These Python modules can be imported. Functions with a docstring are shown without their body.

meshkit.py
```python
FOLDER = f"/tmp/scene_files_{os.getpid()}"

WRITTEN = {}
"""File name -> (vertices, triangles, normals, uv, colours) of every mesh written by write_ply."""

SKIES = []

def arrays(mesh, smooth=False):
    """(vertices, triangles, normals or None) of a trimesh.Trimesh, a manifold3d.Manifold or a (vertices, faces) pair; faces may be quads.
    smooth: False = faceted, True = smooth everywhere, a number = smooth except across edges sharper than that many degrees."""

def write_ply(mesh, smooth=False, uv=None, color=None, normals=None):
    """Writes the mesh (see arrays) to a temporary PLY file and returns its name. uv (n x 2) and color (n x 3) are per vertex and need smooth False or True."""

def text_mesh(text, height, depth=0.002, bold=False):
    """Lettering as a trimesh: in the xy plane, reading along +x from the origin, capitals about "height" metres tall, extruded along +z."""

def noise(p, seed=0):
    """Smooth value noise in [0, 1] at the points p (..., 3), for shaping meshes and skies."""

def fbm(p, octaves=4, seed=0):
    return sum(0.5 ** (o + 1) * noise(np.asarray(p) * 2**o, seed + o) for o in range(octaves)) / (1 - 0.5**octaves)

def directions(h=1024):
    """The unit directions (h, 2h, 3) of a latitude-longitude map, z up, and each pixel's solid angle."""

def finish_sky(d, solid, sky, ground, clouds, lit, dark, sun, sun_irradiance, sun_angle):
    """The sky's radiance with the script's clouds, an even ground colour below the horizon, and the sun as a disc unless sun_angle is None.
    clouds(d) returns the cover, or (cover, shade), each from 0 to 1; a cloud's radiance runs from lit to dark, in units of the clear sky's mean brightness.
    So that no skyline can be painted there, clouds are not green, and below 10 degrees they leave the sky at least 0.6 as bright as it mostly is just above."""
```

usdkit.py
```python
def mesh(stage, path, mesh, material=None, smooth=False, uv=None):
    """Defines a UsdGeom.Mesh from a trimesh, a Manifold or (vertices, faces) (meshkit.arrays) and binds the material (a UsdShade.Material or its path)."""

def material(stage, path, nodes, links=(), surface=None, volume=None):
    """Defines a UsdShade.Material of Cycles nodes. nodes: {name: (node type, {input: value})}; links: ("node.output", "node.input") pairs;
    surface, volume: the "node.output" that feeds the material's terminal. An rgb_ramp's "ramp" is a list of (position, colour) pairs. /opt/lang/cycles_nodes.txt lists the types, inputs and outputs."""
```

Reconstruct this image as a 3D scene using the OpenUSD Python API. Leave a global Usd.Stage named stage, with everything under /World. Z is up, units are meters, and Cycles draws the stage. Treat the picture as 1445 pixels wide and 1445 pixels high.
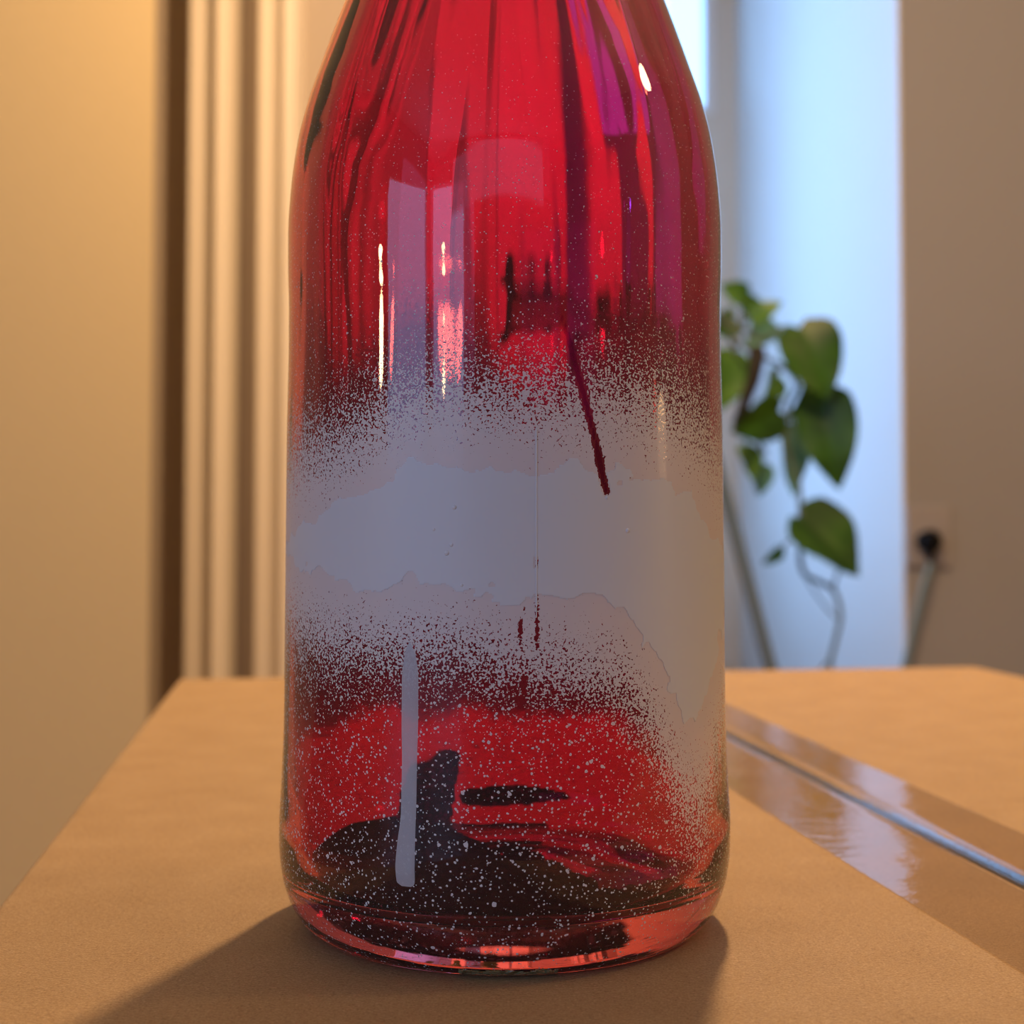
import math
import numpy as np
import trimesh
from scipy.interpolate import PchipInterpolator
from shapely.geometry import Polygon
from shapely import contains_xy
import meshkit
import usdkit
from pxr import Gf, Sdf, Usd, UsdGeom, UsdLux, UsdShade

stage = Usd.Stage.CreateInMemory()
UsdGeom.SetStageUpAxis(stage, UsdGeom.Tokens.z)
UsdGeom.SetStageMetersPerUnit(stage, 1.0)
WORLD = UsdGeom.Xform.Define(stage, '/World')
UsdGeom.Scope.Define(stage, '/World/Looks')
rng = np.random.default_rng(7)

# ------------------------------------------------------------------ camera
BOX_TOP = 0.270                 # top of the cardboard box above the floor
CAM_H = 0.0747                  # lens above the box top
CAM_Z = BOX_TOP + CAM_H
PITCH = 2.4                     # degrees up
F_PX = 2000.0
HORIZON = 735.0
PY0 = HORIZON - F_PX * math.tan(math.radians(PITCH))
cam = UsdGeom.Camera.Define(stage, '/World/camera')
cam.AddTranslateOp().Set(Gf.Vec3d(0, 0, CAM_Z))
cam.AddRotateXOp().Set(90 + PITCH)
cam.CreateHorizontalApertureAttr(36.0)
cam.CreateVerticalApertureAttr(36.0)
cam.CreateFocalLengthAttr(36.0 * F_PX / 1445)
cam.CreateVerticalApertureOffsetAttr(-(722.5 - PY0) / 1445 * 36.0)
cam.CreateFStopAttr(19.0)
cam.CreateFocusDistanceAttr(0.236)
cam.CreateClippingRangeAttr(Gf.Vec2f(0.02, 100))
cam.CreateExposureAttr(0.26)

# ------------------------------------------------------------------ lights
def lux(name, kind, loc, color, intensity, rot=(0, 0, 0), **size):
    l = kind.Define(stage, '/World/' + name)
    l.AddTranslateOp().Set(Gf.Vec3d(*loc))
    l.AddRotateXYZOp().Set(Gf.Vec3f(*rot))
    l.CreateColorAttr(Gf.Vec3f(*color))
    l.CreateIntensityAttr(intensity)
    for k, v in size.items():
        getattr(l, 'Create%sAttr' % k)(v)
    return l

WARM = (1.0, 0.62, 0.31)
DAY = (0.42, 0.62, 1.0)
dome = UsdLux.DomeLight.Define(stage, '/World/sky')
dome.CreateColorAttr(Gf.Vec3f(0.33, 0.64, 1.15))
dome.CreateIntensityAttr(0.85)
# the warm lamp above and behind the bottle, just above the frame
lux('warm_lamp', UsdLux.SphereLight, (0.145, 0.815, 1.05), WARM, 800, Radius=0.028)
# other warm room lamps (their reflections show on the bottle)
lux('left_lamp', UsdLux.SphereLight, (-2.15, -0.75, 0.71), WARM, 60, Radius=0.05)
lux('rear_lamp', UsdLux.SphereLight, (-1.50, -2.3, 0.76), WARM, 36, Radius=0.045)
lux('right_lamp', UsdLux.SphereLight, (2.2, 0.12, 0.50), WARM, 10, Radius=0.12)
lux('ceiling_lamp', UsdLux.SphereLight, (1.9, 0.40, 1.80), WARM, 40, Radius=0.11)
lux('violet_indicator', UsdLux.SphereLight, (1.6, -0.45, 0.78), (0.35, 0.05, 1.0), 25, Radius=0.012)
# daylight through the windows; the high light is an added fill
lux('niche_daylight', UsdLux.RectLight, (-0.215, 2.38, 0.88), (0.36, 0.57, 1.0), 1.95, rot=(0, -90, 0), Width=1.35, Height=1.28)
lux('rear_daylight', UsdLux.RectLight, (-2.3, -3.98, 1.10), (0.28, 0.51, 1.0), 2.7, rot=(90, 0, 0), Width=1.5, Height=1.1)
lux('left_daylight', UsdLux.RectLight, (-3.18, -2.5, 1.05), (0.28, 0.51, 1.0), 2.7, rot=(0, -90, 0), Width=1.1, Height=2.0)
lux('high_blue_fill', UsdLux.RectLight, (-0.3, -3.98, 1.86), (0.32, 0.54, 1.0), 0.6, rot=(90, 0, 0), Width=3.6, Height=1.0)  # added fill with no window behind it, more blue on the bottle front


# ------------------------------------------------------------------ helpers
_t = math.radians(PITCH)
def ray(x, y):
    v, u = (PY0 - y) / F_PX, (x - 722.5) / F_PX
    return np.array([u, math.cos(_t) - v * math.sin(_t), math.sin(_t) + v * math.cos(_t)])


def at(x, y, Y):
    """the point of the room at depth Y that the photograph shows at pixel x, y"""
    d = ray(x, y)
    return np.array([0, 0, CAM_Z]) + d * (Y / d[1])


def on_box(x, y):
    d = ray(x, y)
    return np.array([0, 0, CAM_Z]) + d * (-CAM_H / d[2])


names = {}
def numbered(parent, name):
    n = names.get((parent, name), 0)
    names[(parent, name)] = n + 1
    return name if n == 0 else '%s_%03d' % (name, n)


def thing(name, label, cat, loc=(0, 0, 0), group=None):
    x = UsdGeom.Xform.Define(stage, '/World/' + numbered('/World', name))
    x.AddTranslateOp().Set(Gf.Vec3d(*map(float, loc)))
    p = x.GetPrim()
    p.SetCustomDataByKey('label', label)
    p.SetCustomDataByKey('category', cat)
    if group:
        p.SetCustomDataByKey('group', group)
    p.loc = None
    return p


def obj(name, mesh, mat, parent=None, smooth=False, label=None, kind=None, origin=(0, 0, 0)):
    root = str(parent.GetPath()) if parent else '/World'
    path = root + '/' + numbered(root, name)
    v, f, n = meshkit.arrays(mesh, smooth)
    v = v - np.asarray(origin, float)
    m = UsdGeom.Mesh.Define(stage, path)
    from pxr import Vt
    m.CreatePointsAttr(Vt.Vec3fArray.FromNumpy(v.astype(np.float32)))
    m.CreateFaceVertexCountsAttr(Vt.IntArray.FromNumpy(np.full(len(f), 3, np.int32)))
    m.CreateFaceVertexIndicesAttr(Vt.IntArray.FromNumpy(np.asarray(f, np.int32).ravel()))
    m.CreateSubdivisionSchemeAttr('none')
    if n is not None:
        m.CreateNormalsAttr(Vt.Vec3fArray.FromNumpy(n.astype(np.float32)))
        m.SetNormalsInterpolation('vertex')
    UsdShade.MaterialBindingAPI.Apply(m.GetPrim()).Bind(mat)
    p = m.GetPrim()
    if label:
        p.SetCustomDataByKey('label', label)
    if kind:
        p.SetCustomDataByKey('kind', kind)
    return p


def struct(name, mesh, mat, label, smooth=False):
    return obj(name, mesh, mat, None, smooth, label, 'structure')


def box(x0, x1, y0, y1, z0, z1):
    b = trimesh.creation.box([x1 - x0, y1 - y0, z1 - z0])
    b.apply_translation([(x0 + x1) / 2, (y0 + y1) / 2, (z0 + z1) / 2])
    return b


def cat(*ms):
    return trimesh.util.concatenate(ms)


def bx_round(x0, x1, y0, y1, z0, z1, c=.004):
    return extrude([(x0 + c, y0), (x1 - c, y0), (x1, y0 + c), (x1, y1 - c), (x1 - c, y1), (x0 + c, y1), (x0, y1 - c), (x0, y0 + c)], z0, z1)


def extrude(poly, z0, z1):
    m = trimesh.creation.extrude_polygon(Polygon(poly), z1 - z0, engine='earcut')
    m.apply_translation([0, 0, z0])
    return m


def curve(points, n):
    p = np.asarray(points, float)
    t = np.concatenate([[0], np.cumsum(np.linalg.norm(np.diff(p, axis=0), axis=1))])
    s = np.linspace(0, t[-1], n)
    if len(p) < 3:
        return np.stack([np.interp(s, t, p[:, k]) for k in range(p.shape[1])], 1)
    return np.stack([PchipInterpolator(t, p[:, k])(s) for k in range(p.shape[1])], 1)


def tube(points, radius, n=24, sides=10):
    p = curve(points, n)
    r = np.broadcast_to(np.interp(np.linspace(0, 1, n), np.linspace(0, 1, np.size(radius)), np.atleast_1d(radius)), n)
    d = np.gradient(p, axis=0)
    d /= np.linalg.norm(d, axis=1, keepdims=True)
    up = np.array([0.31, 0.86, 0.41])
    a = np.cross(d, up); a /= np.linalg.norm(a, axis=1, keepdims=True)
    b = np.cross(d, a)
    th = np.arange(sides) / sides * 2 * np.pi
    v = (p[:, None] + r[:, None, None] * (np.cos(th)[None, :, None] * a[:, None] + np.sin(th)[None, :, None] * b[:, None])).reshape(-1, 3)
    f = []
    for i in range(n - 1):
        for j in range(sides):
            k = (j + 1) % sides
            f += [[i * sides + j, i * sides + k, (i + 1) * sides + k], [i * sides + j, (i + 1) * sides + k, (i + 1) * sides + j]]
    v = np.vstack([v, p[0], p[-1]])
    c0, c1 = len(v) - 2, len(v) - 1
    for j in range(sides):
        k = (j + 1) % sides
        f += [[c0, k, j], [c1, (n - 1) * sides + j, (n - 1) * sides + k]]
    return trimesh.Trimesh(v, f, process=False)


def lathe(profile, center, sides=64):
    m = trimesh.creation.revolve(np.asarray(profile, float), sections=sides)
    m.apply_translation(center)
    return m


# ------------------------------------------------------------------ materials
def mat(name, nodes, links=(), surface='p.BSDF'):
    return usdkit.material(stage, '/World/Looks/' + name, nodes, links, surface=surface)


def plain(name, color, rough=0.5, bump=0.0, scale=200.0, vary=0.0, **kw):
    """a painted or plastic surface: slight tone mottling and fine relief"""
    c = np.array(color, float)
    nodes = {'geo': ('texture_coordinate', {}), 'n': ('noise_texture', {'scale': scale, 'detail': 4.0}),
             'r': ('rgb_ramp', {'ramp': [(0.3, tuple(c * (1 - vary))), (0.7, tuple(np.minimum(c * (1 + vary), 1)))]}),
             'b': ('bump', {'strength': max(bump, 0.001), 'distance': 0.001}),
             'p': ('principled_bsdf', {'roughness': rough, **kw})}
    links = [('geo.object', 'n.vector'), ('n.fac', 'r.fac'), ('r.color', 'p.base_color'), ('n.fac', 'b.height'), ('b.normal', 'p.normal')]
    return mat(name, nodes, links)


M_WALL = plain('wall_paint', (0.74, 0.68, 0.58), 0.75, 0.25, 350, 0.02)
M_WHITE = plain('white_wall_paint', (0.80, 0.80, 0.80), 0.6, 0.2, 350, 0.02)
M_TRIM = plain('trim_paint', (0.90, 0.85, 0.76), 0.4, 0.05, 200, 0.01)
M_FLOOR = plain('floor_wood', (0.30, 0.19, 0.10), 0.45, 0.1, 12, 0.25)
M_CEIL = plain('ceiling_paint', (0.78, 0.76, 0.72), 0.9, 0.1, 300, 0.01)
M_CREAM = plain('cream_wall_paint', (0.74, 0.58, 0.28), 0.75, 0.25, 350, 0.02)
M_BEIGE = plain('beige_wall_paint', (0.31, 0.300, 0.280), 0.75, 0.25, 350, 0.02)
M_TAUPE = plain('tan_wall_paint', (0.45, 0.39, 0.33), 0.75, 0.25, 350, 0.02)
M_ROOM = plain('room_paint', (0.42, 0.38, 0.33), 0.8, 0.2, 300, 0.03)
M_FRAME = plain('window_frame_paint', (0.85, 0.85, 0.85), 0.35, 0.03, 200, 0.01)
M_BLACK = plain('black_plastic', (0.006, 0.006, 0.006), 0.8, 0.05, 400, 0.1, specular_ior_level=0.1)
M_PLATE = plain('socket_plastic', (0.35, 0.325, 0.30), 0.35, 0.02, 300, 0.01)
M_CABLE = plain('cable_rubber', (0.17, 0.22, 0.19), 0.6, 0.05, 300, 0.05)
M_POT = plain('pot_glaze', (0.70, 0.70, 0.68), 0.3, 0.05, 80, 0.04)
M_SOIL = plain('soil', (0.05, 0.03, 0.02), 0.95, 1.0, 300, 0.5)
M_STEEL = plain('stand_metal', (0.10, 0.15, 0.19), 0.35, 0.02, 300, 0.03)
M_STEM = plain('stem', (0.09, 0.13, 0.09), 0.55, 0.1, 300, 0.15)
M_STEMDARK = plain('dark_stem', (0.012, 0.010, 0.006), 0.8, 0.1, 300, 0.2)
M_PANE = mat('window_pane', {'t': ('transparent_bsdf', {'color': (0.95, 0.97, 0.97)}), 'g': ('glossy_bsdf', {'color': (1, 1, 1), 'roughness': 0.0}),
                             'f': ('fresnel', {'IOR': 1.5}), 'm': ('mix_closure', {})},
             [('f.fac', 'm.fac'), ('t.BSDF', 'm.closure1'), ('g.BSDF', 'm.closure2')], 'm.closure')


def leaf_material(name, dark, light):
    return mat(name, {'geo': ('texture_coordinate', {}), 'n': ('noise_texture', {'scale': 28.0, 'detail': 3.0}),
                      'r': ('rgb_ramp', {'ramp': [(0.35, dark), (0.68, light)]}),
                      'p': ('principled_bsdf', {'roughness': 0.42}), 't': ('translucent_bsdf', {}), 'm': ('mix_closure', {'fac': 0.2})},
               [('geo.object', 'n.vector'), ('n.fac', 'r.fac'), ('r.color', 'p.base_color'), ('r.color', 't.color'), ('p.BSDF', 'm.closure1'), ('t.BSDF', 'm.closure2')], 'm.closure')


M_LEAF = [leaf_material('leaf_dark', (0.012, 0.060, 0.003), (0.040, 0.135, 0.006)),
          leaf_material('leaf_mid', (0.05, 0.16, 0.02), (0.12, 0.27, 0.04)),
          leaf_material('leaf_bluish', (0.06, 0.20, 0.12), (0.14, 0.33, 0.20))]

# kraft cardboard: fine fibres, faint flutes and blotches
M_KRAFT = mat('kraft_cardboard', {
    'geo': ('texture_coordinate', {}), 'mp': ('mapping', {'scale': (1.0, 3.2, 1.0), 'rotation': (0, 0, 0.14)}),
    'fib': ('noise_texture', {'scale': 900.0, 'detail': 5.0, 'roughness': 0.65, 'distortion': 0.6}),
    'blot': ('noise_texture', {'scale': 60.0, 'detail': 4.0}),
    'fine': ('noise_texture', {'scale': 2600.0, 'detail': 2.0}),
    'mx': ('mix_float', {'fac': 0.2}),
    'mx2': ('mix_float', {'fac': 0.4}),
    'r': ('rgb_ramp', {'ramp': [(0.38, (0.30, 0.190, 0.088)), (0.46, (0.44, 0.295, 0.150)), (0.54, (0.50, 0.345, 0.182)), (0.63, (0.62, 0.450, 0.260))]}),
    'b': ('bump', {'strength': 0.6, 'distance': 0.0005}),
    'p': ('principled_bsdf', {'roughness': 0.62, 'specular_ior_level': 0.35})},
    [('geo.object', 'mp.vector'), ('mp.vector', 'fib.vector'), ('geo.object', 'blot.vector'), ('geo.object', 'fine.vector'),
     ('fib.fac', 'mx.a'), ('blot.fac', 'mx.b'), ('mx.result', 'mx2.a'), ('fine.fac', 'mx2.b'), ('mx2.result', 'r.fac'), ('r.color', 'p.base_color'),
     ('fib.fac', 'b.height'), ('b.normal', 'p.normal')])
# clear packing tape
M_TAPE = mat('clear_tape', {
    'geo': ('texture_coordinate', {}), 'mp': ('mapping', {'scale': (1.0, 2.5, 1.0)}),
    'n': ('noise_texture', {'scale': 160.0, 'detail': 3.0}), 'n2': ('noise_texture', {'scale': 40.0, 'detail': 2.0}),
    'mx': ('mix_float', {'fac': 0.5}),
    'b': ('bump', {'strength': 0.4, 'distance': 0.0006}),
    't': ('transparent_bsdf', {'color': (0.93, 0.90, 0.84)}), 'g': ('glossy_bsdf', {'color': (1, 1, 1), 'roughness': 0.06}),
    'f': ('fresnel', {'IOR': 1.55}), 'm': ('mix_closure', {})},
    [('geo.object', 'mp.vector'), ('mp.vector', 'n.vector'), ('geo.object', 'n2.vector'), ('n.fac', 'mx.a'), ('n2.fac', 'mx.b'), ('mx.result', 'b.height'),
     ('b.normal', 'g.normal'), ('f.fac', 'm.fac'), ('t.BSDF', 'm.closure1'), ('g.BSDF', 'm.closure2')], 'm.closure')

PAINT = (0.82, 0.82, 0.85)
RED = (0.54, 0.030, 0.22)


def paint_nodes(fac, color=PAINT):
    return {'pp': ('principled_bsdf', {'base_color': color, 'roughness': 0.38}), 'pt': ('translucent_bsdf', {'color': (0.75, 0.75, 0.75)}),
            'pm': ('mix_closure', {'fac': fac})}, [('pp.BSDF', 'pm.closure1'), ('pt.BSDF', 'pm.closure2')]


pn, pl = paint_nodes(0.05, (0.74, 0.83, 0.92))
M_PAINT = mat('white_spray_paint', pn, pl, 'pm.closure')
M_DRIP = mat('thin_paint', {**pn, 'tr': ('transparent_bsdf', {'color': (1, 1, 1)}), 'dm': ('mix_closure', {'fac': 0.48})}, pl + [('tr.BSDF', 'dm.closure1'), ('pm.closure', 'dm.closure2')], 'dm.closure')
pn, pl = paint_nodes(0.05)
# red lacquered glass with the spray mist on it; "paint" and "dots" are the coverage of the mist
S = 0.115
M_GLASS = mat('red_glass', {
    **pn,
    'geo': ('texture_coordinate', {}),
    'ap': ('attribute', {'attribute': 'paint'}), 'ad': ('attribute', {'attribute': 'dots'}),
    'n': ('noise_texture', {'scale': 2500.0, 'detail': 1.8, 'roughness': 0.55}),
    'k': ('math', {'math_type': 'multiply_add', 'value2': S, 'value3': -0.5}),        # S*q - 0.5
    's': ('math', {'math_type': 'add'}),
    'st': ('map_range', {'from_min': -0.012, 'from_max': 0.012, 'to_min': 0.0, 'to_max': 1.0, 'clamp': True}),
    'wn': ('noise_texture', {'scale': 1400.0, 'detail': 1.0}), 'wv': ('mix_vector', {'fac': 0.00042, 'use_clamp': False}), 'mp': ('mapping', {'rotation': (0.7, 0.5, 0.9)}),
    'v1': ('voronoi_texture', {'scale': 2000.0}), 'sc1': ('separate_color', {}),
    'r1': ('math', {'math_type': 'power', 'value2': 2.2}), 'q1': ('math', {'math_type': 'multiply', 'value2': 0.50}), 'w1': ('math', {'math_type': 'multiply'}), 'l1': ('math', {'math_type': 'less_than'}),
    'v2': ('voronoi_texture', {'scale': 720.0}), 'sc2': ('separate_color', {}),
    'r2': ('math', {'math_type': 'power', 'value2': 9.0}), 'q2': ('math', {'math_type': 'multiply', 'value2': 0.30}), 'w2': ('math', {'math_type': 'multiply'}), 'l2': ('math', {'math_type': 'less_than'}),
    'm1': ('math', {'math_type': 'maximum'}), 'm2': ('math', {'math_type': 'maximum'}),
    'gc': ('mix_color', {'a': RED, 'b': (0.90, 0.17, 0.22)}), 'gi': ('math', {'math_type': 'greater_than', 'value2': -5.0}),
    'g': ('principled_bsdf', { 'roughness': 0.015, 'transmission_weight': 1.0, 'ior': 1.5}),
    'thin': ('math', {'math_type': 'multiply', 'value2': 0.92}), 'hz': ('math', {'math_type': 'multiply', 'value2': 0.018}), 'hm': ('math', {'math_type': 'maximum'}), 'mix': ('mix_closure', {})},
    pl + [('ap.fac', 'gi.value1'), ('gi.value', 'gc.fac'), ('gc.result', 'g.base_color'), ('geo.object', 'n.vector'), ('ap.fac', 'k.value1'), ('n.fac', 's.value1'), ('k.value', 's.value2'), ('s.value', 'st.value'),
          ('geo.object', 'wn.vector'), ('geo.object', 'wv.a'), ('wn.color', 'wv.b'), ('wv.result', 'mp.vector'), ('mp.vector', 'v1.vector'), ('v1.color', 'sc1.color'), ('sc1.r', 'r1.value1'), ('r1.value', 'q1.value1'), ('q1.value', 'w1.value1'), ('ad.fac', 'w1.value2'), ('v1.distance', 'l1.value1'), ('w1.value', 'l1.value2'),
          ('mp.vector', 'v2.vector'), ('v2.color', 'sc2.color'), ('sc2.r', 'r2.value1'), ('r2.value', 'q2.value1'), ('q2.value', 'w2.value1'), ('ad.fac', 'w2.value2'), ('v2.distance', 'l2.value1'), ('w2.value', 'l2.value2'),
          ('st.result', 'm1.value1'), ('l1.value', 'm1.value2'), ('m1.value', 'm2.value1'), ('l2.value', 'm2.value2'),
          ('m2.value', 'thin.value1'), ('gi.value', 'hz.value1'), ('thin.value', 'hm.value1'), ('hz.value', 'hm.value2'), ('hm.value', 'mix.fac'), ('g.BSDF', 'mix.closure1'), ('pm.closure', 'mix.closure2')], 'mix.closure')
M_DARK = plain('dark_paint_remnant', (0.012, 0.010, 0.010), 0.9, 0.4, 900, 0.3, specular_ior_level=0.1)
M_CLEAR = mat('bare_glass', {'geo': ('texture_coordinate', {}), 'n': ('noise_texture', {'scale': 700.0, 'detail': 2.0}), 'b': ('bump', {'strength': 1.0, 'distance': 0.003}),
                             'p': ('principled_bsdf', {'base_color': (0.62, 0.72, 0.40), 'roughness': 0.05, 'transmission_weight': 0.7, 'ior': 1.5})},
              [('geo.object', 'n.vector'), ('n.fac', 'b.height'), ('b.normal', 'p.normal')])

# ------------------------------------------------------------------ the room
ROOM_L, ROOM_R, ROOM_F, ROOM_B, ROOM_H = -3.2, 3.0, -4.0, 3.30, 2.5
struct('floor', box(ROOM_L - .1, ROOM_R + .1, ROOM_F - .1, ROOM_B + .1, -0.1, 0.0), M_FLOOR, 'brown wooden floor under the box')
struct('ceiling', box(ROOM_L - .1, ROOM_R + .1, ROOM_F - .1, ROOM_B + .1, ROOM_H, ROOM_H + .1), M_CEIL, 'white ceiling of the room')

YL = 1.15                                              # pale wall at the left of the picture
xl = at(214, 500, YL)[0]
struct('wall_left', extrude([(ROOM_L, YL), (xl, YL), (xl * 1.105 - .03, YL + 0.12), (ROOM_L, YL + 0.12)], 0, ROOM_H), M_CREAM, 'plain cream wall filling the left edge of the picture')

YT = 1.50                                              # recessed wall with vertical mouldings
def X(px, Y):
    return at(px, 500, Y)[0]

x_end = X(600, YT)
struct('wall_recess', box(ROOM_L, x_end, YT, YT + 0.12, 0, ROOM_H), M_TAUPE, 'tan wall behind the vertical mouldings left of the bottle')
def moulding(pr, pm, pc, pl, d0, d1):
    """a casing in plan: its right side and flat face, a hollow, a bead; pixels give its width"""
    Y0, Y1 = YT - d0, YT - d1
    xr, xm, xc, xz = X(pr, YT), X(pm, Y0), X(pc, Y1), X(pl, Y1)
    plan = [(xr, YT), (xr, Y0 + .002), (xr - .002, Y0), (xm, Y0)]
    for t in np.linspace(0, 1, 8)[1:]:                 # hollow turning away from the lamp
        plan.append((xm + (xc - xm) * t, Y0 + (d0 - d1) * math.sin(t * math.pi / 2)))
    plan += [(xz + .002, Y1), (xz, Y1 + .002), (xz, YT)]
    return extrude(plan[::-1], 0, 2.2)

struct('trim_1', moulding(426, 397, 380, 361, 0.068, 0.050), M_TRIM, 'cream door casing moulding nearest the bottle', 25)
struct('trim_2', moulding(336, 301, 284, 262, 0.068, 0.050), M_TRIM, 'cream door casing moulding beside the cream wall corner', 25)
xpl = X(614, 1.66)
xp0, xp1, xp2 = X(692, 1.62), X(779, 1.62), X(813, 1.67)
struct('added_post_3', extrude([(xp0 + .003, 1.62), (xp1 - .003, 1.62), (xp1, 1.623), (xp1, 1.67), (xp2, 1.67), (xp2, 1.71), (xpl, 1.71), (xpl, 1.66), (xp0, 1.66), (xp0, 1.623)], 0, ROOM_H), M_TRIM, 'added white stepped post that brightens the middle of the red bottle')  # invented post, a lamp-lit bright backing for the red glass
struct('added_post_4', bx_round(X(880, 1.60), X(945, 1.60), 1.60, 1.66, 0, ROOM_H), M_TRIM, 'added white square post that lightens the right half of the red bottle')  # second invented post, put in to lighten the glass on the right

# niche with the window, behind the bottle, and its white side wall on the right
YR, YB = 1.90, 3.27
xs = X(1271, YR)
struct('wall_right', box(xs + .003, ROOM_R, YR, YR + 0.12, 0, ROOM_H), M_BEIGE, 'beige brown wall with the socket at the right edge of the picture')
struct('wall_niche', cat(box(xs, xs + 0.003, YR, YR + 0.12, 0, ROOM_H), box(xs, xs + 0.10, YR + 0.12, YB, 0, ROOM_H)), M_WHITE, 'white side wall of the window niche, lit blue by daylight')
ny0, ny1, nz0, nz1 = 1.74, 3.02, 0.25, 1.60
struct('wall_inner', cat(box(x_end - 0.10, x_end, YT + 0.12, ny0, 0, ROOM_H), box(x_end - 0.10, x_end, ny1, YB, 0, ROOM_H),
                         box(x_end - 0.10, x_end, ny0, ny1, 0, nz0), box(x_end - 0.10, x_end, ny0, ny1, nz1, ROOM_H)), M_WALL, 'left side wall of the window niche, behind the bottle')
wx0, wx1 = X(900, YB), at(1011, 160, YB)[0]
wz0 = at(1000, 161, YB)[2]
wz1 = 2.3
struct('wall_back', cat(box(x_end, wx0, YB, YB + .12, 0, ROOM_H), box(wx1, xs + .1, YB, YB + .12, 0, ROOM_H),
                        box(wx0, wx1, YB, YB + .12, 0, wz0), box(wx0, wx1, YB, YB + .12, wz1, ROOM_H)), M_WALL, 'back wall of the niche around the window')
win = thing('window_1', 'bright window with white frame at the top right behind the bottle shoulder', 'window', (0, 0, 0))
win.SetCustomDataByKey('kind', 'structure')
fw = 0.022
obj('window_frame', cat(box(wx0, wx1, YB + .02, YB + .07, wz0, wz0 + fw), box(wx0, wx1, YB + .02, YB + .07, wz1 - fw, wz1),
                        box(wx0, wx0 + fw, YB + .02, YB + .07, wz0 + fw, wz1 - fw), box(wx1 - fw, wx1, YB + .02, YB + .07, wz0 + fw, wz1 - fw)), M_FRAME, win)
obj('window_pane', box(wx0 + fw, wx1 - fw, YB + .04, YB + .046, wz0 + fw, wz1 - fw), M_PANE, win)

win2 = thing('window_2', 'tall side window of the niche, seen edge on through the red glass', 'window', (0, 0, 0))
win2.SetCustomDataByKey('kind', 'structure')
xf = x_end - .05
obj('window_frame', cat(box(xf - .02, xf + .02, ny0, ny1, nz0, nz0 + .04), box(xf - .02, xf + .02, ny0, ny1, nz1 - .04, nz1),
                        box(xf - .02, xf + .02, ny0, ny0 + .04, nz0 + .04, nz1 - .04), box(xf - .02, xf + .02, ny1 - .04, ny1, nz0 + .04, nz1 - .04)), M_FRAME, win2)
obj('window_pane', box(xf - .003, xf + .003, ny0 + .04, ny1 - .04, nz0 + .04, nz1 - .04), M_PANE, win2)

# unseen part of the room: it closes the space and is mirrored in the glass
struct('wall_rear', cat(box(ROOM_L - .1, ROOM_R + .1, ROOM_F - .1, ROOM_F, 0, ROOM_H)), M_ROOM, 'wall of the room behind the camera')
struct('wall_west', box(ROOM_L - .1, ROOM_L, ROOM_F, YT + .12, 0, ROOM_H), M_ROOM, 'far left wall of the room outside the picture')
struct('wall_east', box(ROOM_R, ROOM_R + .1, ROOM_F, YR + .12, 0, ROOM_H), M_ROOM, 'far right wall of the room outside the picture')

def far_window(n, label, a0, a1, z0, z1, rear):
    w = thing('window_%d' % n, label, 'window')
    w.SetCustomDataByKey('kind', 'structure')
    def bar(p0, p1, q0, q1):
        return box(p0, p1, ROOM_F, ROOM_F + .05, q0, q1) if rear else box(ROOM_L, ROOM_L + .05, p0, p1, q0, q1)
    t = .05
    obj('window_frame', cat(bar(a0 - t, a1 + t, z0 - t, z0), bar(a0 - t, a1 + t, z1, z1 + t), bar(a0 - t, a0, z0, z1), bar(a1, a1 + t, z0, z1)), M_FRAME, w)

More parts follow.
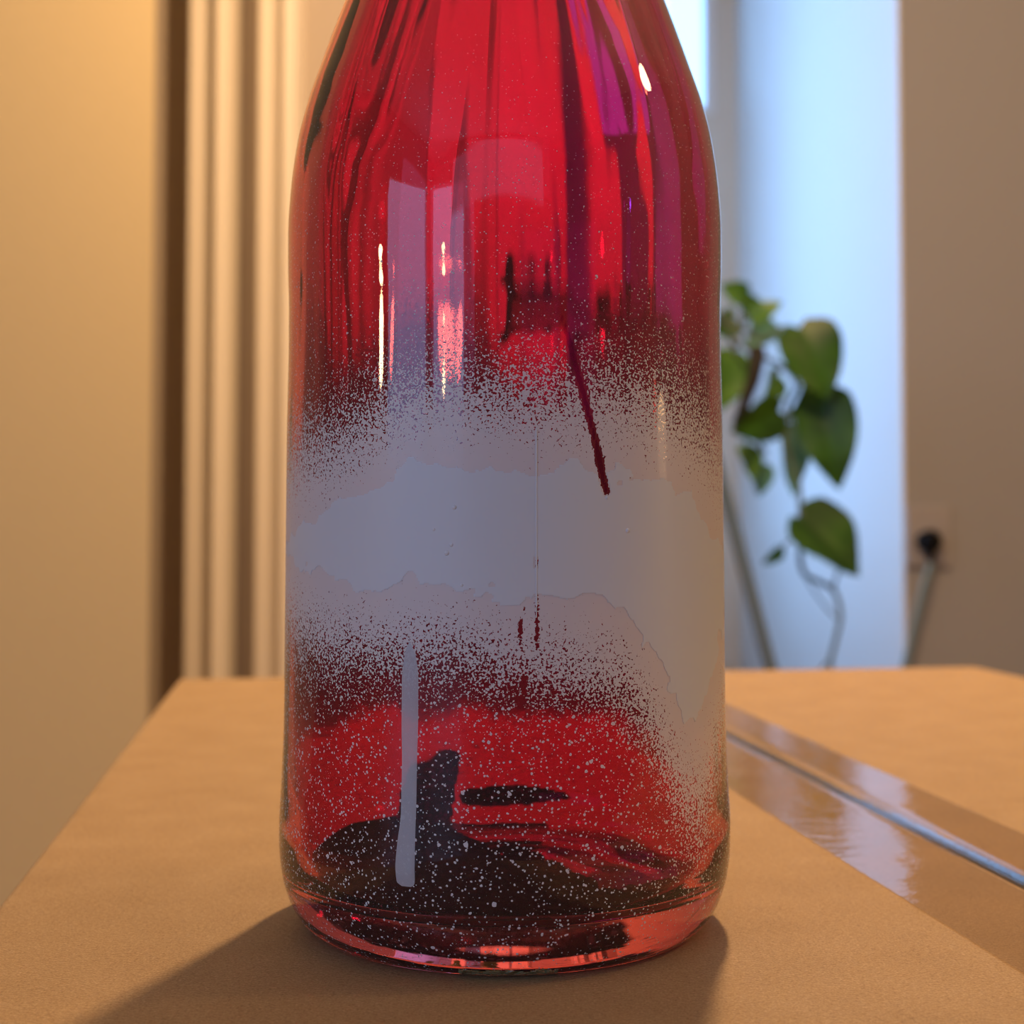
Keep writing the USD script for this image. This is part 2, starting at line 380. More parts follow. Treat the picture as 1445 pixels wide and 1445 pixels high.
far_window(3, 'window in the wall behind the camera', -3.05, -1.55, .55, 1.65, True)
far_window(4, 'window in the far left wall outside the picture', -3.5, -1.5, .50, 1.60, False)

# ------------------------------------------------------------------ cardboard box
YAW = math.radians(8.3)
A, B = np.array([math.cos(YAW), math.sin(YAW), 0]), np.array([math.sin(YAW), -math.cos(YAW), 0])
O = on_box(252, 958)
BW, BL, TH = 0.400, 0.60, 0.004
GAP0, GAP1 = 0.2045, 0.2085
def bx(a0, a1, b0, b1, z0, z1, r=0.0016):
    m = box(a0, a1, b0, b1, z0, z1)
    if r:
        import manifold3d as m3
        pts = [(x, y, z) for x in (a0 + r, a1 - r) for y in (b0 + r, b1 - r) for z in (z0 + r, z1 - r)]
        s = m3.Manifold.sphere(r, 16)
        h = m3.Manifold.batch_hull([s.translate(p) for p in pts])
        mm = h.to_mesh()
        m = trimesh.Trimesh(mm.vert_properties[:, :3], mm.tri_verts, process=False)
    return m


def to_world(m):
    m = m.copy()
    v = np.array(m.vertices)
    m.vertices = np.array([O[0], O[1], 0]) + v[:, :1] * A + v[:, 1:2] * B + v[:, 2:] * np.array([0, 0, 1])
    m.faces = m.faces[:, ::-1]                         # A, B, z is left-handed
    return m

carton_o = to_world(trimesh.Trimesh([(BW / 2, BL / 2, 0)], np.zeros((0, 3), int), process=False)).vertices[0]
carton = thing('cardboard_box', 'brown corrugated cardboard box with a taped lid, standing under the red bottle', 'box', carton_o)
def carton_part(name, m, mt, smooth=30, label=None):
    return obj(name, to_world(m), mt, carton, smooth, label, None, carton_o)

ZT = BOX_TOP
carton_part('top_flap', bx(0, GAP0, 0, BL, ZT - TH, ZT), M_KRAFT)
carton_part('top_flap', bx(GAP1, BW, 0, BL, ZT - TH, ZT), M_KRAFT)
carton_part('inner_flap', bx(TH, BW - TH, TH, 0.15, ZT - 2 * TH - .0004, ZT - TH - .0003), M_KRAFT)
carton_part('inner_flap', bx(TH, BW - TH, BL - 0.15, BL - TH, ZT - 2 * TH - .0004, ZT - TH - .0003), M_KRAFT)
zb = ZT - TH - .0003
carton_part('side_panel', bx(0, TH, 0, BL, 0, zb), M_KRAFT)
carton_part('side_panel', bx(BW - TH, BW, 0, BL, 0, zb), M_KRAFT)
carton_part('side_panel', bx(TH, BW - TH, 0, TH, 0, zb - TH - .0006), M_KRAFT)
carton_part('side_panel', bx(TH, BW - TH, BL - TH, BL, 0, zb - TH - .0006), M_KRAFT)
carton_part('bottom_panel', bx(TH, BW - TH, TH, BL - TH, 0, TH), M_KRAFT)
# tape over the joint, sagging into the gap
def tape():
    a = np.unique(np.concatenate([np.linspace(0.1762, GAP0 - .0012, 30), np.linspace(GAP0 - .0012, GAP1 + .0012, 15), np.linspace(GAP1 + .0012, 0.2288, 26)]))
    b = np.linspace(0.0005, BL - .0005, 240)
    aa, bb = np.meshgrid(a, b, indexing='ij')
    edge = 0.0007 * (meshkit.fbm(np.stack([bb * 40, aa * 0, aa * 0], -1), 3, 5) - 0.5)
    aa = aa + edge * ((aa < 0.18) | (aa > 0.226))
    mid = (GAP0 + GAP1) / 2
    sag = np.exp(-((aa - mid) / 0.0028) ** 2) * 0.0010 * (0.8 + 0.5 * meshkit.noise(np.stack([bb * 14, bb * 0, bb * 0], -1), 3))
    zz = ZT + 0.00022 - sag + 0.00015 * (meshkit.fbm(np.stack([aa * 90, bb * 60, aa * 0], -1), 3, 9) - 0.5)
    top = np.stack([aa, bb, zz], -1).reshape(-1, 3)
    na, nb = aa.shape
    i = (np.arange(na - 1)[:, None] * nb + np.arange(nb - 1)[None]).ravel()
    f = np.vstack([np.stack([i, i + nb, i + nb + 1], 1), np.stack([i, i + nb + 1, i + 1], 1)])
    return trimesh.Trimesh(top, f, process=False)
carton_part('tape', tape(), M_TAPE, True, 'clear glossy packing tape over the lid joint')

# ------------------------------------------------------------------ the bottle
DB = 0.271
bc = np.array([(712.5 - 722.5) / F_PX * DB, DB, BOX_TOP])
outer = [(0.0, .0040), (.012, .0036), (.022, .0022), (.029, .0008), (.0325, .0002), (.0345, 0.0), (.0365, .0006), (.0388, .0028), (.0405, .0060), (.0416, .0098),
         (.0422, .0150), (.04225, .0185), (.0419, .0260), (.0415, .0380), (.04135, .0600), (.04125, .0900), (.0410, .1080), (.0410, .1140), (.04122, .1220), (.04125, .1290),
         (.0408, .1370), (.0395, .1466), (.0378, .1535), (.0357, .1598), (.0312, .1725), (.0265, .1845), (.0222, .1960), (.0188, .2090), (.0166, .2240), (.0154, .2420), (.0148, .2620), (.0147, .2740),
         (.0163, .2755), (.0166, .2800), (.0163, .2850), (.0150, .2862), (.0150, .2965), (.0140, .2985)]
inner = [(.0105, .2985), (.0100, .2960), (.0105, .2740), (.0112, .2420), (.0126, .2240), (.0150, .2090), (.0186, .1960), (.0230, .1845), (.0278, .1725), (.0325, .1598), (.0347, .1535),
         (.0365, .1466), (.0379, .1370), (.0382, .1290), (.03815, .1220), (.0380, .1140), (.0380, .1080), (.0382, .0900), (.0383, .0600), (.0384, .0380), (.0386, .0260), (.0386, .0185),
         (.0380, .0135), (.0366, .0104), (.0340, .0089), (.0300, .0085), (.0230, .0088), (.0120, .0093), (0.0, .0095)]
NT = 480
def resample(pts, step_fine, step):
    p = np.asarray(pts, float)
    t = np.concatenate([[0], np.cumsum(np.linalg.norm(np.diff(p, axis=0), axis=1))])
    fr, fz = PchipInterpolator(t, p[:, 0]), PchipInterpolator(t, p[:, 1])
    s = [0.0]
    while s[-1] < t[-1]:
        z, r = fz(s[-1]), fr(s[-1])
        s.append(s[-1] + (step_fine if (z < .185 and r > .03) else step))
    s[-1] = t[-1]
    s = np.array(s)
    return np.stack([fr(s), fz(s)], 1)

po, pi = resample(outer, .0005, .0012), resample(inner, .0010, .0020)
th = np.arange(NT) / NT * 2 * np.pi                    # 0 faces the camera (-y), turning to +x
ring = np.stack([np.sin(th), -np.cos(th)], 1)
def revolve_grid(prof, wob=None):
    r = np.maximum(prof[:, 0], 1e-5)[:, None] * np.ones(NT)[None]
    z = prof[:, 1][:, None] * np.ones(NT)[None]
    if wob is not None:
        r = r + wob(z)
    return np.stack([r * ring[None, :, 0], r * ring[None, :, 1], z], -1)


def wob_in(z):
    """pressed glass is uneven inside: soft vertical ribs that bend what is seen through it"""
    p = np.stack([ring[None, :, 0] * 3.2 + 0 * z, ring[None, :, 1] * 3.2 + 0 * z, z * 6], -1)
    q = np.stack([ring[None, :, 0] * 9 + 0 * z, ring[None, :, 1] * 9 + 0 * z, z * 9], -1)
    fade = np.clip((z - .02) / .03, 0, 1)
    return -fade * (0.0011 * (meshkit.noise(p, 4) - .5) + 0.00030 * (meshkit.noise(q, 8) - .5))

vo = revolve_grid(po)
vi = revolve_grid(pi, wob_in)
grid = np.concatenate([vo, vi], 0)
nr = len(grid)
i, j = np.meshgrid(np.arange(nr - 1), np.arange(NT), indexing='ij')
k = (j + 1) % NT
a_, b_, c_, d_ = i * NT + j, i * NT + k, (i + 1) * NT + k, (i + 1) * NT + j
faces = np.vstack([np.stack([a_, b_, c_], -1).reshape(-1, 3), np.stack([a_, c_, d_], -1).reshape(-1, 3)])
V = grid.reshape(-1, 3)

def project(P):
    """where the photograph shows a point of the bottle (bottle coordinates), in its pixels"""
    p = P + bc - np.array([0, 0, CAM_Z])
    c, s = math.cos(_t), math.sin(_t)
    depth = p[..., 1] * c + p[..., 2] * s
    up = -p[..., 1] * s + p[..., 2] * c
    return 722.5 + F_PX * p[..., 0] / depth, PY0 - F_PX * up / depth

SCRATCH = np.array([(792, 445, 3.0), (803, 480, 5.5), (812, 515, 5.5), (822, 550, 5.0), (832, 590, 4.6), (841, 625, 4.2), (846, 650, 6.0), (851, 675, 4.6), (856, 694, 4.2)])
NICKS = [((738, 858, 1.5), (734, 885, 1.8), (733, 910, 1.5)), ((756, 790, 2.0), (757, 798, 2.0)), ((757, 840, 1.0), (757, 880, 1.8), (757, 915, 1.5)),
         ((740, 955, 2.2), (736, 985, 2.6), (734, 1010, 2.0))]
def seg_cover(x, y, pts):
    """> 0 inside a stroke of varying half-width through pts"""
    pts = np.asarray(pts, float)
    best = np.full(x.shape, -50.0)
    for p, q in zip(pts[:-1], pts[1:]):
        d = q[:2] - p[:2]
        t = np.clip(((x - p[0]) * d[0] + (y - p[1]) * d[1]) / (d @ d), 0, 1)
        dist = np.hypot(x - p[0] - t * d[0], y - p[1] - t * d[1])
        best = np.maximum(best, p[2] + t * (q[2] - p[2]) - dist)
    return best

TOP = np.array([(395, 655), (430, 622), (480, 603), (520, 580), (560, 556), (600, 540), (650, 538), (700, 552), (760, 552), (810, 548), (850, 545), (900, 545), (950, 556), (985, 580), (1025, 640)], float)
BOT = np.array([(395, 885), (430, 912), (480, 926), (540, 930), (600, 930), (650, 932), (700, 938), (750, 946), (800, 958), (850, 968), (885, 985), (915, 1030), (940, 1090), (965, 1150), (990, 1160), (1010, 1090), (1030, 960)], float)
def coverage(P):
    x, y = project(P)
    front = (P[..., 1] < -.004)
    back = ~front
    z = P[..., 2]
    wob = (meshkit.fbm(np.stack([P[..., 0] * 120, P[..., 1] * 120, z * 120], -1), 3, 21) - .5)
    yt = np.interp(x, TOP[:, 0], TOP[:, 1]) + 26 * wob
    yb = np.interp(x, BOT[:, 0], BOT[:, 1]) + 30 * wob
    wt = np.interp(x, [400, 700, 1020], [56, 52, 66])
    wb = np.interp(x, [400, 500, 800, 930, 1020], [52, 48, 48, 62, 70])
    q = np.minimum((y - yt) / wt, (yb - y) / wb)
    # the band runs round the back as well
    ang = np.arctan2(P[..., 0], -P[..., 1])
    zt = .114 + .008 * np.cos(ang * 5 + .8) + .006 * wob
    zb_ = .0335 + .001 * np.sin(ang * 2) + .006 * wob
    qb = np.minimum((zt - z) / .0055, (z - zb_) / .0016)
    q = np.where(back, qb, q)
    q = np.clip(q, -2.25, 4)
    q = np.where(z > .145, np.minimum(q, -2.6), q)
    s = np.where(front, np.maximum.reduce([seg_cover(x, y, SCRATCH) + 1.6 * wob] + [seg_cover(x, y, n_) for n_ in NICKS]), -50)
    q = np.where(s > -3, np.minimum(q, -s * 2.5), q)
    dots = np.interp(z, [.0, .004, .02, .06, .10, .13, .155, .165], [.55, .8, 1.0, 1.0, .75, .5, .35, 0.0])
    dots = np.where(s > -1, 0, dots)
    return q, dots

qo, do = coverage(vo)
qa = np.concatenate([qo, np.full(vi.shape[:2], -9.0)], 0).ravel()
da = np.concatenate([do, np.zeros(vi.shape[:2])], 0).ravel()
# patches of paint laid on the glass
rz = PchipInterpolator(*(lambda p: (p[:, 1], p[:, 0]))(np.asarray(outer[5:], float)[np.concatenate([[True], np.diff(np.asarray(outer[5:])[:, 1]) > 1e-5])]))
def patch(inside, t0, t1, z0, z1, step=.0004, gap=.00001, thick=.00004, smoothmask=None):
    nth, nz = int((t1 - t0) * .0415 / step), int((z1 - z0) / step)
    tt, zz = np.meshgrid(np.linspace(t0, t1, nth), np.linspace(z0, z1, nz), indexing='ij')
    def surf(off):
        r = rz(zz) + off
        return np.stack([r * np.sin(tt), -r * np.cos(tt), zz], -1)
    so, si = surf(gap + thick), surf(gap)
    keepv = inside(so)
    keep = keepv[:-1, :-1] & keepv[1:, :-1] & keepv[:-1, 1:] & keepv[1:, 1:]
    from scipy.ndimage import label as parts_of
    lab, cnt = parts_of(keep)                          # one continuous patch
    if cnt > 1:
        keep = lab == 1 + np.argmax(np.bincount(lab.ravel())[1:])
    ii, jj = np.nonzero(keep)
    idx = lambda a, b: a * nz + b
    n = nth * nz
    q1 = np.stack([idx(ii, jj), idx(ii + 1, jj), idx(ii + 1, jj + 1), idx(ii, jj + 1)], 1)
    f = [q1[:, [0, 1, 2]], q1[:, [0, 2, 3]], q1[:, [0, 2, 1]] + n, q1[:, [0, 3, 2]] + n]
    kp = np.pad(keep, 1)
    for (da_, db_, e) in ((-1, 0, (0, 3)), (1, 0, (2, 1)), (0, -1, (1, 0)), (0, 1, (3, 2))):
        edge = ~kp[ii + 1 + da_, jj + 1 + db_]
        p, r_ = q1[edge][:, e[0]], q1[edge][:, e[1]]
        f += [np.stack([p, r_, r_ + n], 1), np.stack([p, r_ + n, p + n], 1)]
    m = trimesh.Trimesh(np.vstack([so.reshape(-1, 3), si.reshape(-1, 3)]), np.vstack(f), process=False)
    m.remove_unreferenced_vertices()
    return m


bottle = thing('glass_bottle', 'red glass bottle with a worn band of white spray paint, standing on the cardboard box', 'bottle', bc)
body = obj('body', trimesh.Trimesh(V, faces, process=False), M_GLASS, bottle, True, 'transparent red glass with specks of white paint')
def primvar(p, name, values):
    from pxr import Vt
    UsdGeom.PrimvarsAPI(p).CreatePrimvar(name, Sdf.ValueTypeNames.FloatArray, 'vertex').Set(Vt.FloatArray.FromNumpy(values.astype(np.float32)))

primvar(body, 'paint', qa)
primvar(body, 'dots', da)
def band_inside(P):
    q, d = coverage(P)
    w = meshkit.fbm(np.stack([P[..., 0] * 260, P[..., 1] * 260, P[..., 2] * 260], -1), 3, 31) - .5
    return q + w * 1.3 > 2.1
obj('paint_band', patch(band_inside, -1.5, 1.5, .035, .118, step=.00027), M_PAINT, bottle, True, 'opaque band of white spray paint with a scratch')
# run of paint
def drip():
    ys = [(596, 905, .0), (597, 925, 7.0), (597, 960, 10.5), (597, 1020, 10.5), (597, 1080, 9.5), (597, 1150, 9.5), (595, 1190, 11.0), (594, 1225, 12.0), (595, 1246, 11.0), (596, 1251, 6.0)]
    z0, z1 = .003, .056
    c = np.array(ys, float)
    n, mth = 180, 17
    out = []
    yy = np.linspace(c[0, 1], c[-1, 1], n)
    xx, ww = np.interp(yy, c[:, 1], c[:, 0]), PchipInterpolator(c[:, 1], c[:, 2])(yy)
    zs = np.linspace(.12, .001, 400)
    th_ = None
    # depth of the front surface at that pixel: intersect by search over z at a fixed angle
    ang = math.asin(-(712.5 - 597) / 313)
    P = np.stack([rz(zs) * math.sin(ang), -rz(zs) * math.cos(ang), zs], 1)
    px, py = project(P)
    zz = np.interp(yy, py, zs)
    half = np.maximum(ww, .2) / 313 / math.cos(ang)
    s = np.linspace(-1, 1, mth)
    tt = ang + half[:, None] * s[None] + ((xx - 597) / 313 / math.cos(ang))[:, None]
    bump = np.sqrt(np.clip(1 - s ** 2, 0, 1))[None] * np.interp(yy, [905, 940, 1200, 1235, 1251], [.00005, .00012, .00014, .00035, .00008])[:, None]
    r = rz(zz)[:, None] + .00002 + bump
    top = np.stack([r * np.sin(tt), -r * np.cos(tt), np.broadcast_to(zz[:, None], tt.shape)], -1)
    rb = rz(zz)[:, None] + .00001 + 0 * bump
    bot = np.stack([rb * np.sin(tt), -rb * np.cos(tt), np.broadcast_to(zz[:, None], tt.shape)], -1)
    i_, j_ = np.meshgrid(np.arange(n - 1), np.arange(mth - 1), indexing='ij')
    a = (i_ * mth + j_).ravel()
    f1 = np.vstack([np.stack([a, a + mth, a + mth + 1], 1), np.stack([a, a + mth + 1, a + 1], 1)])
    N = n * mth
    return trimesh.Trimesh(np.vstack([top.reshape(-1, 3), bot.reshape(-1, 3)]), np.vstack([f1, f1[:, ::-1] + N]), process=False)
obj('paint_drip', drip(), M_DRIP, bottle, True, 'run of white paint down the front')

def seam_inside(P):
    x, y = project(P)
    return (np.abs(x - 757) < 1.3) & (y > 605) & (y < 872)
obj('mould_seam', patch(seam_inside, .1, .19, .04, .10, step=.00008, gap=.00003, thick=.00008), M_PAINT, bottle, True, 'fine raised seam line under the paint')
def surface_point(x, y):
    t_, z_ = np.meshgrid(np.linspace(-1.2, 1.2, 400), np.linspace(.03, .12, 400))
    P = np.stack([rz(z_) * np.sin(t_), -rz(z_) * np.cos(t_), z_], -1)
    px, py = project(P)
    return P.reshape(-1, 3)[np.argmin(((px - x) ** 2 + (py - y) ** 2).ravel())]
for x, y, r in [(641, 716, .00042), (637, 769, .00036), (631, 780, .00042), (613, 747, .0003), (652, 825, .0003), (885, 749, .00042), (856, 702, .00032)]:
    p = surface_point(x, y)
    nrm = np.array([p[0], p[1], 0]) / math.hypot(p[0], p[1])
    m = trimesh.creation.icosphere(2, r)
    v = np.array(m.vertices); v -= np.outer(v @ nrm, nrm) * .4
    m.vertices = v + p
    obj('paint_bead', m, M_PAINT, bottle, True)

# dark ragged remains of paint on the far side, seen through the glass
BACK = [Polygon([(545, 1188), (552, 1160), (560, 1125), (575, 1092), (590, 1068), (610, 1054), (640, 1054), (650, 1062), (646, 1095), (640, 1130), (632, 1170), (640, 1184), (720, 1184), (770, 1186), (790, 1260), (790, 1345), (600, 1345), (560, 1260)]),
        Polygon([(648, 1122), (660, 1112), (700, 1107), (750, 1109), (800, 1120), (815, 1130), (800, 1136), (750, 1142), (690, 1145), (650, 1142)])]
def back_inside(P, shape):
    x, y = project(P)
    w = meshkit.fbm(np.stack([P[..., 0] * 420, P[..., 1] * 420, P[..., 2] * 420], -1), 3, 55) - .5
    w2 = meshkit.fbm(np.stack([P[..., 0] * 420, P[..., 1] * 420, P[..., 2] * 420], -1), 3, 77) - .5
    k_ = np.zeros(x.shape, bool)
    for g in [shape]:
        k_ |= contains_xy(g, x + 12 * w, y + 12 * w2)
    return k_
obj('paint_remnant', patch(lambda P: back_inside(P, BACK[0]), math.pi - 1.65, math.pi + 1.65, .0006, .062), M_DARK, bottle, True, 'ragged dark paint left on the far side of the glass')
obj('paint_remnant', patch(lambda P: back_inside(P, BACK[1]), math.pi - 1.65, math.pi + 1.65, .0006, .062), M_DARK, bottle, True, 'dark streak of paint on the far side of the glass')
def residue():
    """dark dregs lying on the floor inside the bottle"""
    ri, zi = pi[:, 0][::-1], pi[:, 1][::-1]
    n = np.argmax(ri > .0384)
    fz = PchipInterpolator(*(lambda r, z: (r[np.concatenate([[True], np.diff(r) > 1e-6])], z[np.concatenate([[True], np.diff(r) > 1e-6])]))(np.maximum.accumulate(ri[:n]), zi[:n]))
    rr, tt = np.meshgrid(np.linspace(.0008, .0372, 78), np.linspace(0, 2 * np.pi, 420, endpoint=False), indexing='ij')
    base = fz(rr)
    P = np.stack([rr * np.sin(tt), -rr * np.cos(tt), base], -1)
    lump = meshkit.fbm(P * 260, 4, 12)
    hi = P + np.stack([0 * rr, 0 * rr, .0004 + .0022 * lump * np.clip((.0372 - rr) / .004, .1, 1)], -1)
    lo = P + np.array([0, 0, .00008])
    x, y = project(hi)
    w = meshkit.fbm(P * 500, 3, 15) - .5
    edge = np.interp(x, [395, 560, 640, 700, 722, 790, 842, 846, 900, 960, 1030], [1120, 1120, 1180, 1206, 1196, 1222, 1248, 1262, 1254, 1244, 1225])
    keepv = (y + 14 * w > edge) & ((rr < .0352) | (x < 560))
    nx = np.roll(keepv, -1, 1)
    keep = keepv[:-1] & keepv[1:] & nx[:-1] & nx[1:]
    ii, jj = np.nonzero(keep)
    m_ = tt.shape[1]
    q = np.stack([ii * m_ + jj, (ii + 1) * m_ + jj, (ii + 1) * m_ + (jj + 1) % m_, ii * m_ + (jj + 1) % m_], 1)
    N = tt.size
    f = [q[:, [0, 1, 2]], q[:, [0, 2, 3]], q[:, [0, 2, 1]] + N, q[:, [0, 3, 2]] + N]
    m = trimesh.Trimesh(np.vstack([hi.reshape(-1, 3), lo.reshape(-1, 3)]), np.vstack(f), process=False)
    m.remove_unreferenced_vertices()
    return m
obj('residue', residue(), M_DARK, bottle, True, 'dark dregs on the floor of the bottle')
def chip_inside(P):
    x, y = project(P)
    w = meshkit.fbm(np.stack([P[..., 0] * 500, P[..., 1] * 500, P[..., 2] * 500], -1), 3, 5) - .5
    return (np.abs(x - 718) < 72 + 20 * w) & (P[..., 2] < .0021 + .0016 * w)
obj('bare_glass_edge', patch(chip_inside, -.32, .32, .00005, .004, step=.0002), M_CLEAR, bottle, True, 'greenish uncoated glass at the foot')

# ------------------------------------------------------------------ socket, plug and cable on the right wall
pc = at(1308, 757, YR)
so = thing('wall_socket', 'small pale square socket plate on the beige wall at the right', 'socket', (pc[0], YR, pc[2]))
def rbox(x0, x1, y0, y1, z0, z1, r):
    return bx(x0, x1, y0, y1, z0, z1, r)
obj('plate', rbox(-.031, .031, -.009, -.0005, -.041, .041, .003), M_PLATE, so, 30)
ringm = trimesh.creation.annulus(.016, .020, .004); ringm.apply_transform(trimesh.transformations.rotation_matrix(math.pi / 2, [1, 0, 0])); ringm.apply_translation([.003, -.0105, -.006])
obj('socket_rim', ringm, M_PLATE, so, 30)
pp = at(1313, 764, YR - .03)
plug = thing('power_plug', 'black round plug in the wall socket with a pale green cable hanging down', 'plug', pp)
def rot_y(m):
    m.apply_transform(trimesh.transformations.rotation_matrix(math.pi / 2, [1, 0, 0])); return m
head = rot_y(trimesh.creation.revolve(np.array([(0, -.021), (.0135, -.021), (.014, -.018), (.014, .004), (.012, .012), (.009, .016), (0, .017)]), sections=32))
obj('plug_body', head, M_BLACK, plug, 40)
e0, e1, e2, e3, e4 = (at(1313, 776, YR - .03), at(1314, 795, YR - .028), at(1304, 830, YR - .03), at(1290, 885, YR - .03), at(1276, 945, YR - .032))
e5 = np.array([e4[0] - .03, e4[1] - .01, 0.012])
obj('cable_sleeve', tube([pp + [0, -.006, -.004], e0, e1], [.007, .0055, .004], 14), M_BLACK, plug, True, 'dark sleeve where the cable leaves the plug', None, pp)
obj('cable', tube([e1, e2, e3, e4, (e4 + e5) / 2 + [-.02, 0, 0], e5], .0050, 60), M_CABLE, plug, True, 'pale grey green cable', None, pp)

# ------------------------------------------------------------------ plant on its stand, behind the bottle at the right
YP = 1.50
pot_c = at(930, 600, YP)
stand = thing('plant_stand', 'thin grey metal stand with splayed legs carrying the potted plant', 'stand', (pot_c[0], YP, 0))
so_ = np.array([pot_c[0], YP, 0])
zr = pot_c[2] - .004
obj('ring', trimesh.creation.torus(.052, .004).apply_translation([0, 0, zr - .004]), M_STEEL, stand, True)
leg_a = at(1010, 652, YP - .0); leg_b = at(1087, 942, YP - .03)
dleg = (leg_b - leg_a)
foot = leg_a + dleg * ((leg_a[2] - .006) / -dleg[2])
topp = np.array([pot_c[0] + .05, YP, zr - .004])
obj('leg', tube([topp, leg_a, leg_b, foot], .0072, 20, 12), M_STEEL, stand, True, None, None, so_)
for an in (2.1, 3.9):
    d = np.array([math.cos(an), math.sin(an), 0])
    t_ = so_ + d * .05 + [0, 0, zr - .004]
    obj('leg', tube([t_, so_ + d * .17 + [0, 0, .006]], .0072, 12, 12), M_STEEL, stand, True, None, None, so_)
pl_o = np.array([pot_c[0], YP, zr])
plant = thing('potted_plant', 'green trailing houseplant with heart shaped leaves right of the bottle', 'plant', pl_o)
obj('pot', lathe([(0, 0), (.046, 0), (.050, .003), (.062, .085), (.064, .090), (.060, .091), (.057, .085), (.055, .075), (0, .075)], (0, 0, 0)), M_POT, plant, 30)
obj('soil', lathe([(0, .0755), (.0545, .0755), (.054, .079), (.03, .082), (0, .083)], (0, 0, 0), 32), M_SOIL, plant, 40)

def leaf_mesh(base, tip, width, tilt, bend=.12, fold=.25, seed=0):
    """a heart shaped blade: base (stalk end) to tip, tilted about its length"""
    L = tip - base
    ln = np.linalg.norm(L); e = L / ln
    view = np.array([0, -1.0, .05]); w = np.cross(e, view); w /= np.linalg.norm(w)
    nrm = np.cross(w, e)
    w, nrm = w * math.cos(tilt) + nrm * math.sin(tilt), nrm * math.cos(tilt) - w * math.sin(tilt)
    nu, nv = 18, 11
    u = np.linspace(0, 1, nu)
    prof = np.interp(u, [0, .04, .12, .25, .4, .55, .7, .85, .95, 1], [.30, .66, .92, 1.0, .96, .84, .64, .36, .13, 0.0])
    s = np.linspace(-1, 1, nv)
    uu, ss = np.meshgrid(u, s, indexing='ij')
    back = -.13 * np.clip(1 - uu / .3, 0, 1) * np.abs(ss) * (1 - .35 * np.abs(ss))           # lobes behind the stalk
    x = (uu + back) * ln
    y = ss * prof[:, None] * width / 2
    wave = .03 * ln * np.sin(uu * 9 + seed) * np.abs(ss) ** 2
    z = -bend * ln * (uu - .3) ** 2 * 2 + fold * np.abs(y) + wave
    P = base + x[..., None] * e + y[..., None] * w + z[..., None] * nrm
    top = P.reshape(-1, 3)
    a = (np.arange(nu - 1)[:, None] * nv + np.arange(nv - 1)[None]).ravel()
    f = np.vstack([np.stack([a, a + nv, a + nv + 1], 1), np.stack([a, a + nv + 1, a + 1], 1)])
    return trimesh.Trimesh(top, f, process=False)

MP = 1.0 / F_PX
# stalk end, tip, width in pixels, depth, tilt, material, stem from
LEAVES = [((1128, 462), (1172, 562), 96, 1.47, .15, 0, (1090, 470)),
          ((1160, 556), (1184, 690), 84, 1.49, -.25, 0, (1125, 540)),
          ((1100, 580), (1036, 612), 62, 1.46, .5, 0, (1108, 560)),
          ((1128, 728), (1220, 806), 92, 1.50, .55, 0, (1130, 700)),
          ((1104, 776), (1078, 796), 20, 1.52, .2, 0, (1128, 760)),
          ((1060, 450), (1104, 424), 30, 1.50, .35, 1, (1040, 470)),
          ((1052, 418), (1018, 402), 34, 1.53, .2, 1, (1046, 460)),
          ((1036, 450), (1008, 470), 40, 1.52, .5, 1, (1046, 470)),
          ((1066, 438), (1046, 408), 26, 1.56, .6, 1, (1046, 460)),
          ((1036, 500), (1018, 580), 58, 1.52, .3, 1, (1050, 480)),
          ((1052, 630), (1066, 676), 36, 1.53, .5, 1, (1060, 610)),
          ((1118, 600), (1124, 700), 46, 1.56, .3, 2, (1112, 570)),
          ((1076, 655), (1072, 700), 34, 1.58, .4, 2, (1076, 630)),
          ((1088, 452), (1054, 488), 42, 1.60, .4, 2, (1060, 450)),
          ((1098, 530), (1082, 560), 40, 1.55, .7, 1, (1108, 520)),
          ((1150, 556), (1118, 592), 52, 1.51, .6, 1, (1128, 548)),
          ((985, 440), (960, 500), 60, 1.47, .4, 0, (1000, 450)),
          ((930, 420), (890, 470), 60, 1.46, .3, 1, (950, 440)),
          ((870, 470), (830, 540), 56, 1.48, .5, 0, (890, 470)),
          ((800, 420), (736, 462), 64, 1.45, .2, 0, (850, 430)),
          ((790, 395), (712, 398), 60, 1.46, .3, 0, (850, 430)),
          ((780, 430), (704, 490), 50, 1.47, .4, 0, (850, 430))]
crown = pl_o + [0, 0, .082]
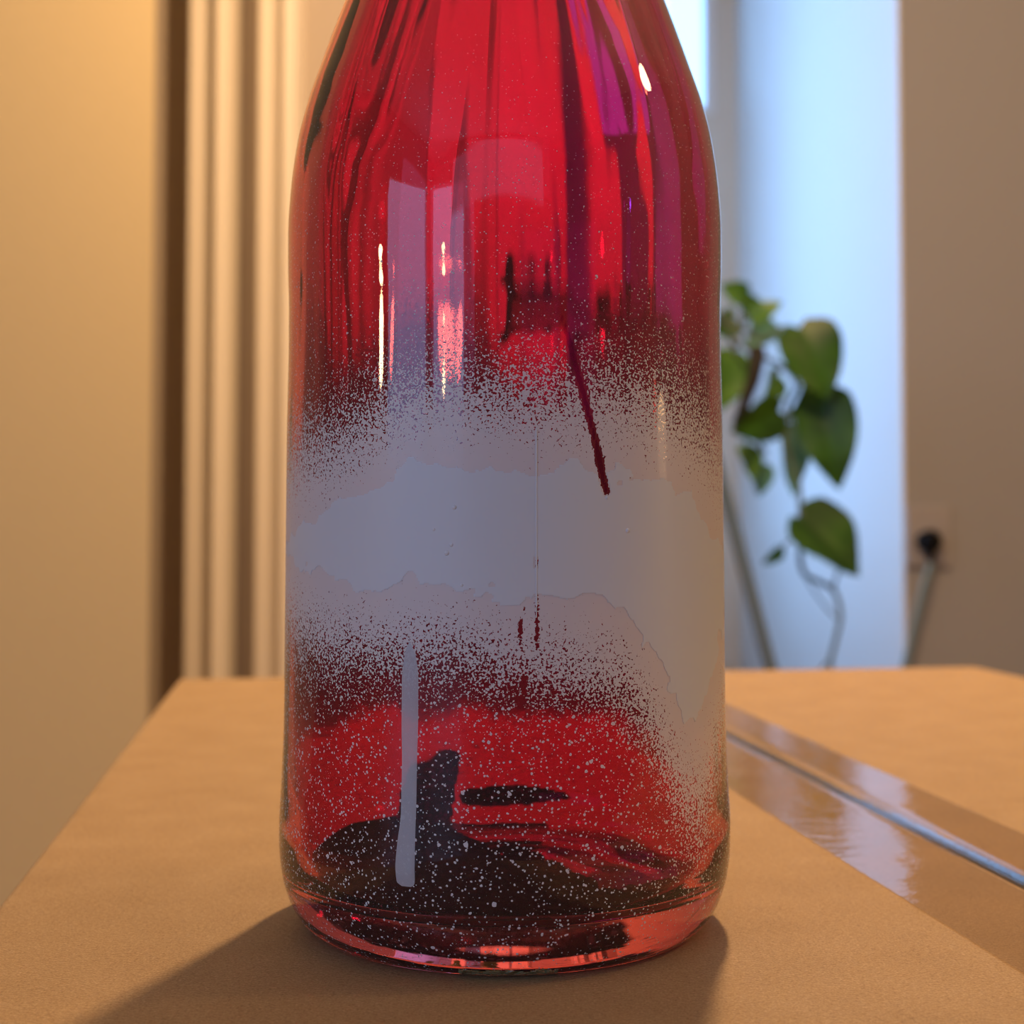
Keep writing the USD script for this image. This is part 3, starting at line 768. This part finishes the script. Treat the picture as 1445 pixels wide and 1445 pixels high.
for n, (b_px, t_px, wpx, Y, tilt, mi, s_px) in enumerate(LEAVES):
    b3, t3 = at(*b_px, Y), at(*t_px, Y - .012)
    obj('leaf', leaf_mesh(b3, t3, wpx * MP * Y / max(math.cos(tilt), .5), tilt, seed=n), M_LEAF[mi], plant, True, None, None, pl_o)
    s3 = at(*s_px, Y + .01)
    obj('stalk', tube([s3, (s3 + b3) / 2 + [0, .004, .004], b3 + (t3 - b3) * .03], .0016, 10, 6), M_STEM, plant, True, None, None, pl_o)
def vine(pts, rad, mt, n=30):
    obj('stem', tube([crown + (0.01, 0, -.012)] + [at(x, y, Y) for x, y, Y in pts] if pts[0] else [at(x, y, Y) for x, y, Y in pts[1:]], rad, n, 8), mt, plant, True, None, None, pl_o)
vine([(900, 440, 1.5), (850, 430, 1.47), (800, 415, 1.46)], .0026, M_STEM)
vine([(1000, 440, 1.5), (1046, 462, 1.51), (1075, 480, 1.5), (1092, 470, 1.49)], .0028, M_STEM)
vine([(1010, 450, 1.51), (1060, 495, 1.49), (1108, 520, 1.5), (1125, 545, 1.5), (1112, 570, 1.5), (1108, 620, 1.5), (1128, 690, 1.5), (1129, 780, 1.51)], .0026, M_STEM, 50)
vine([None, (1068, 494, 1.46), (1064, 530, 1.45), (1052, 565, 1.45), (1038, 600, 1.46)], [.009, .0075, .006, .004], M_STEMDARK)
vine([(1020, 470, 1.52), (1046, 520, 1.54), (1060, 600, 1.54), (1080, 640, 1.56)], .0022, M_STEM)
vine([None, (1129, 780, 1.51), (1134, 808, 1.51), (1158, 822, 1.5), (1176, 832, 1.5), (1186, 868, 1.5), (1180, 900, 1.5), (1172, 938, 1.5), (1174, 990, 1.5)], [.0030, .0022], M_STEM, 50)
vine([None, (1176, 832, 1.5), (1186, 800, 1.5), (1200, 780, 1.5)], .0016, M_STEM)
vine([None, (1134, 808, 1.51), (1160, 850, 1.52), (1180, 872, 1.51)], .0012, M_STEM)
vine([None, (1172, 930, 1.5), (1158, 948, 1.5), (1150, 985, 1.5)], .0014, M_STEM)
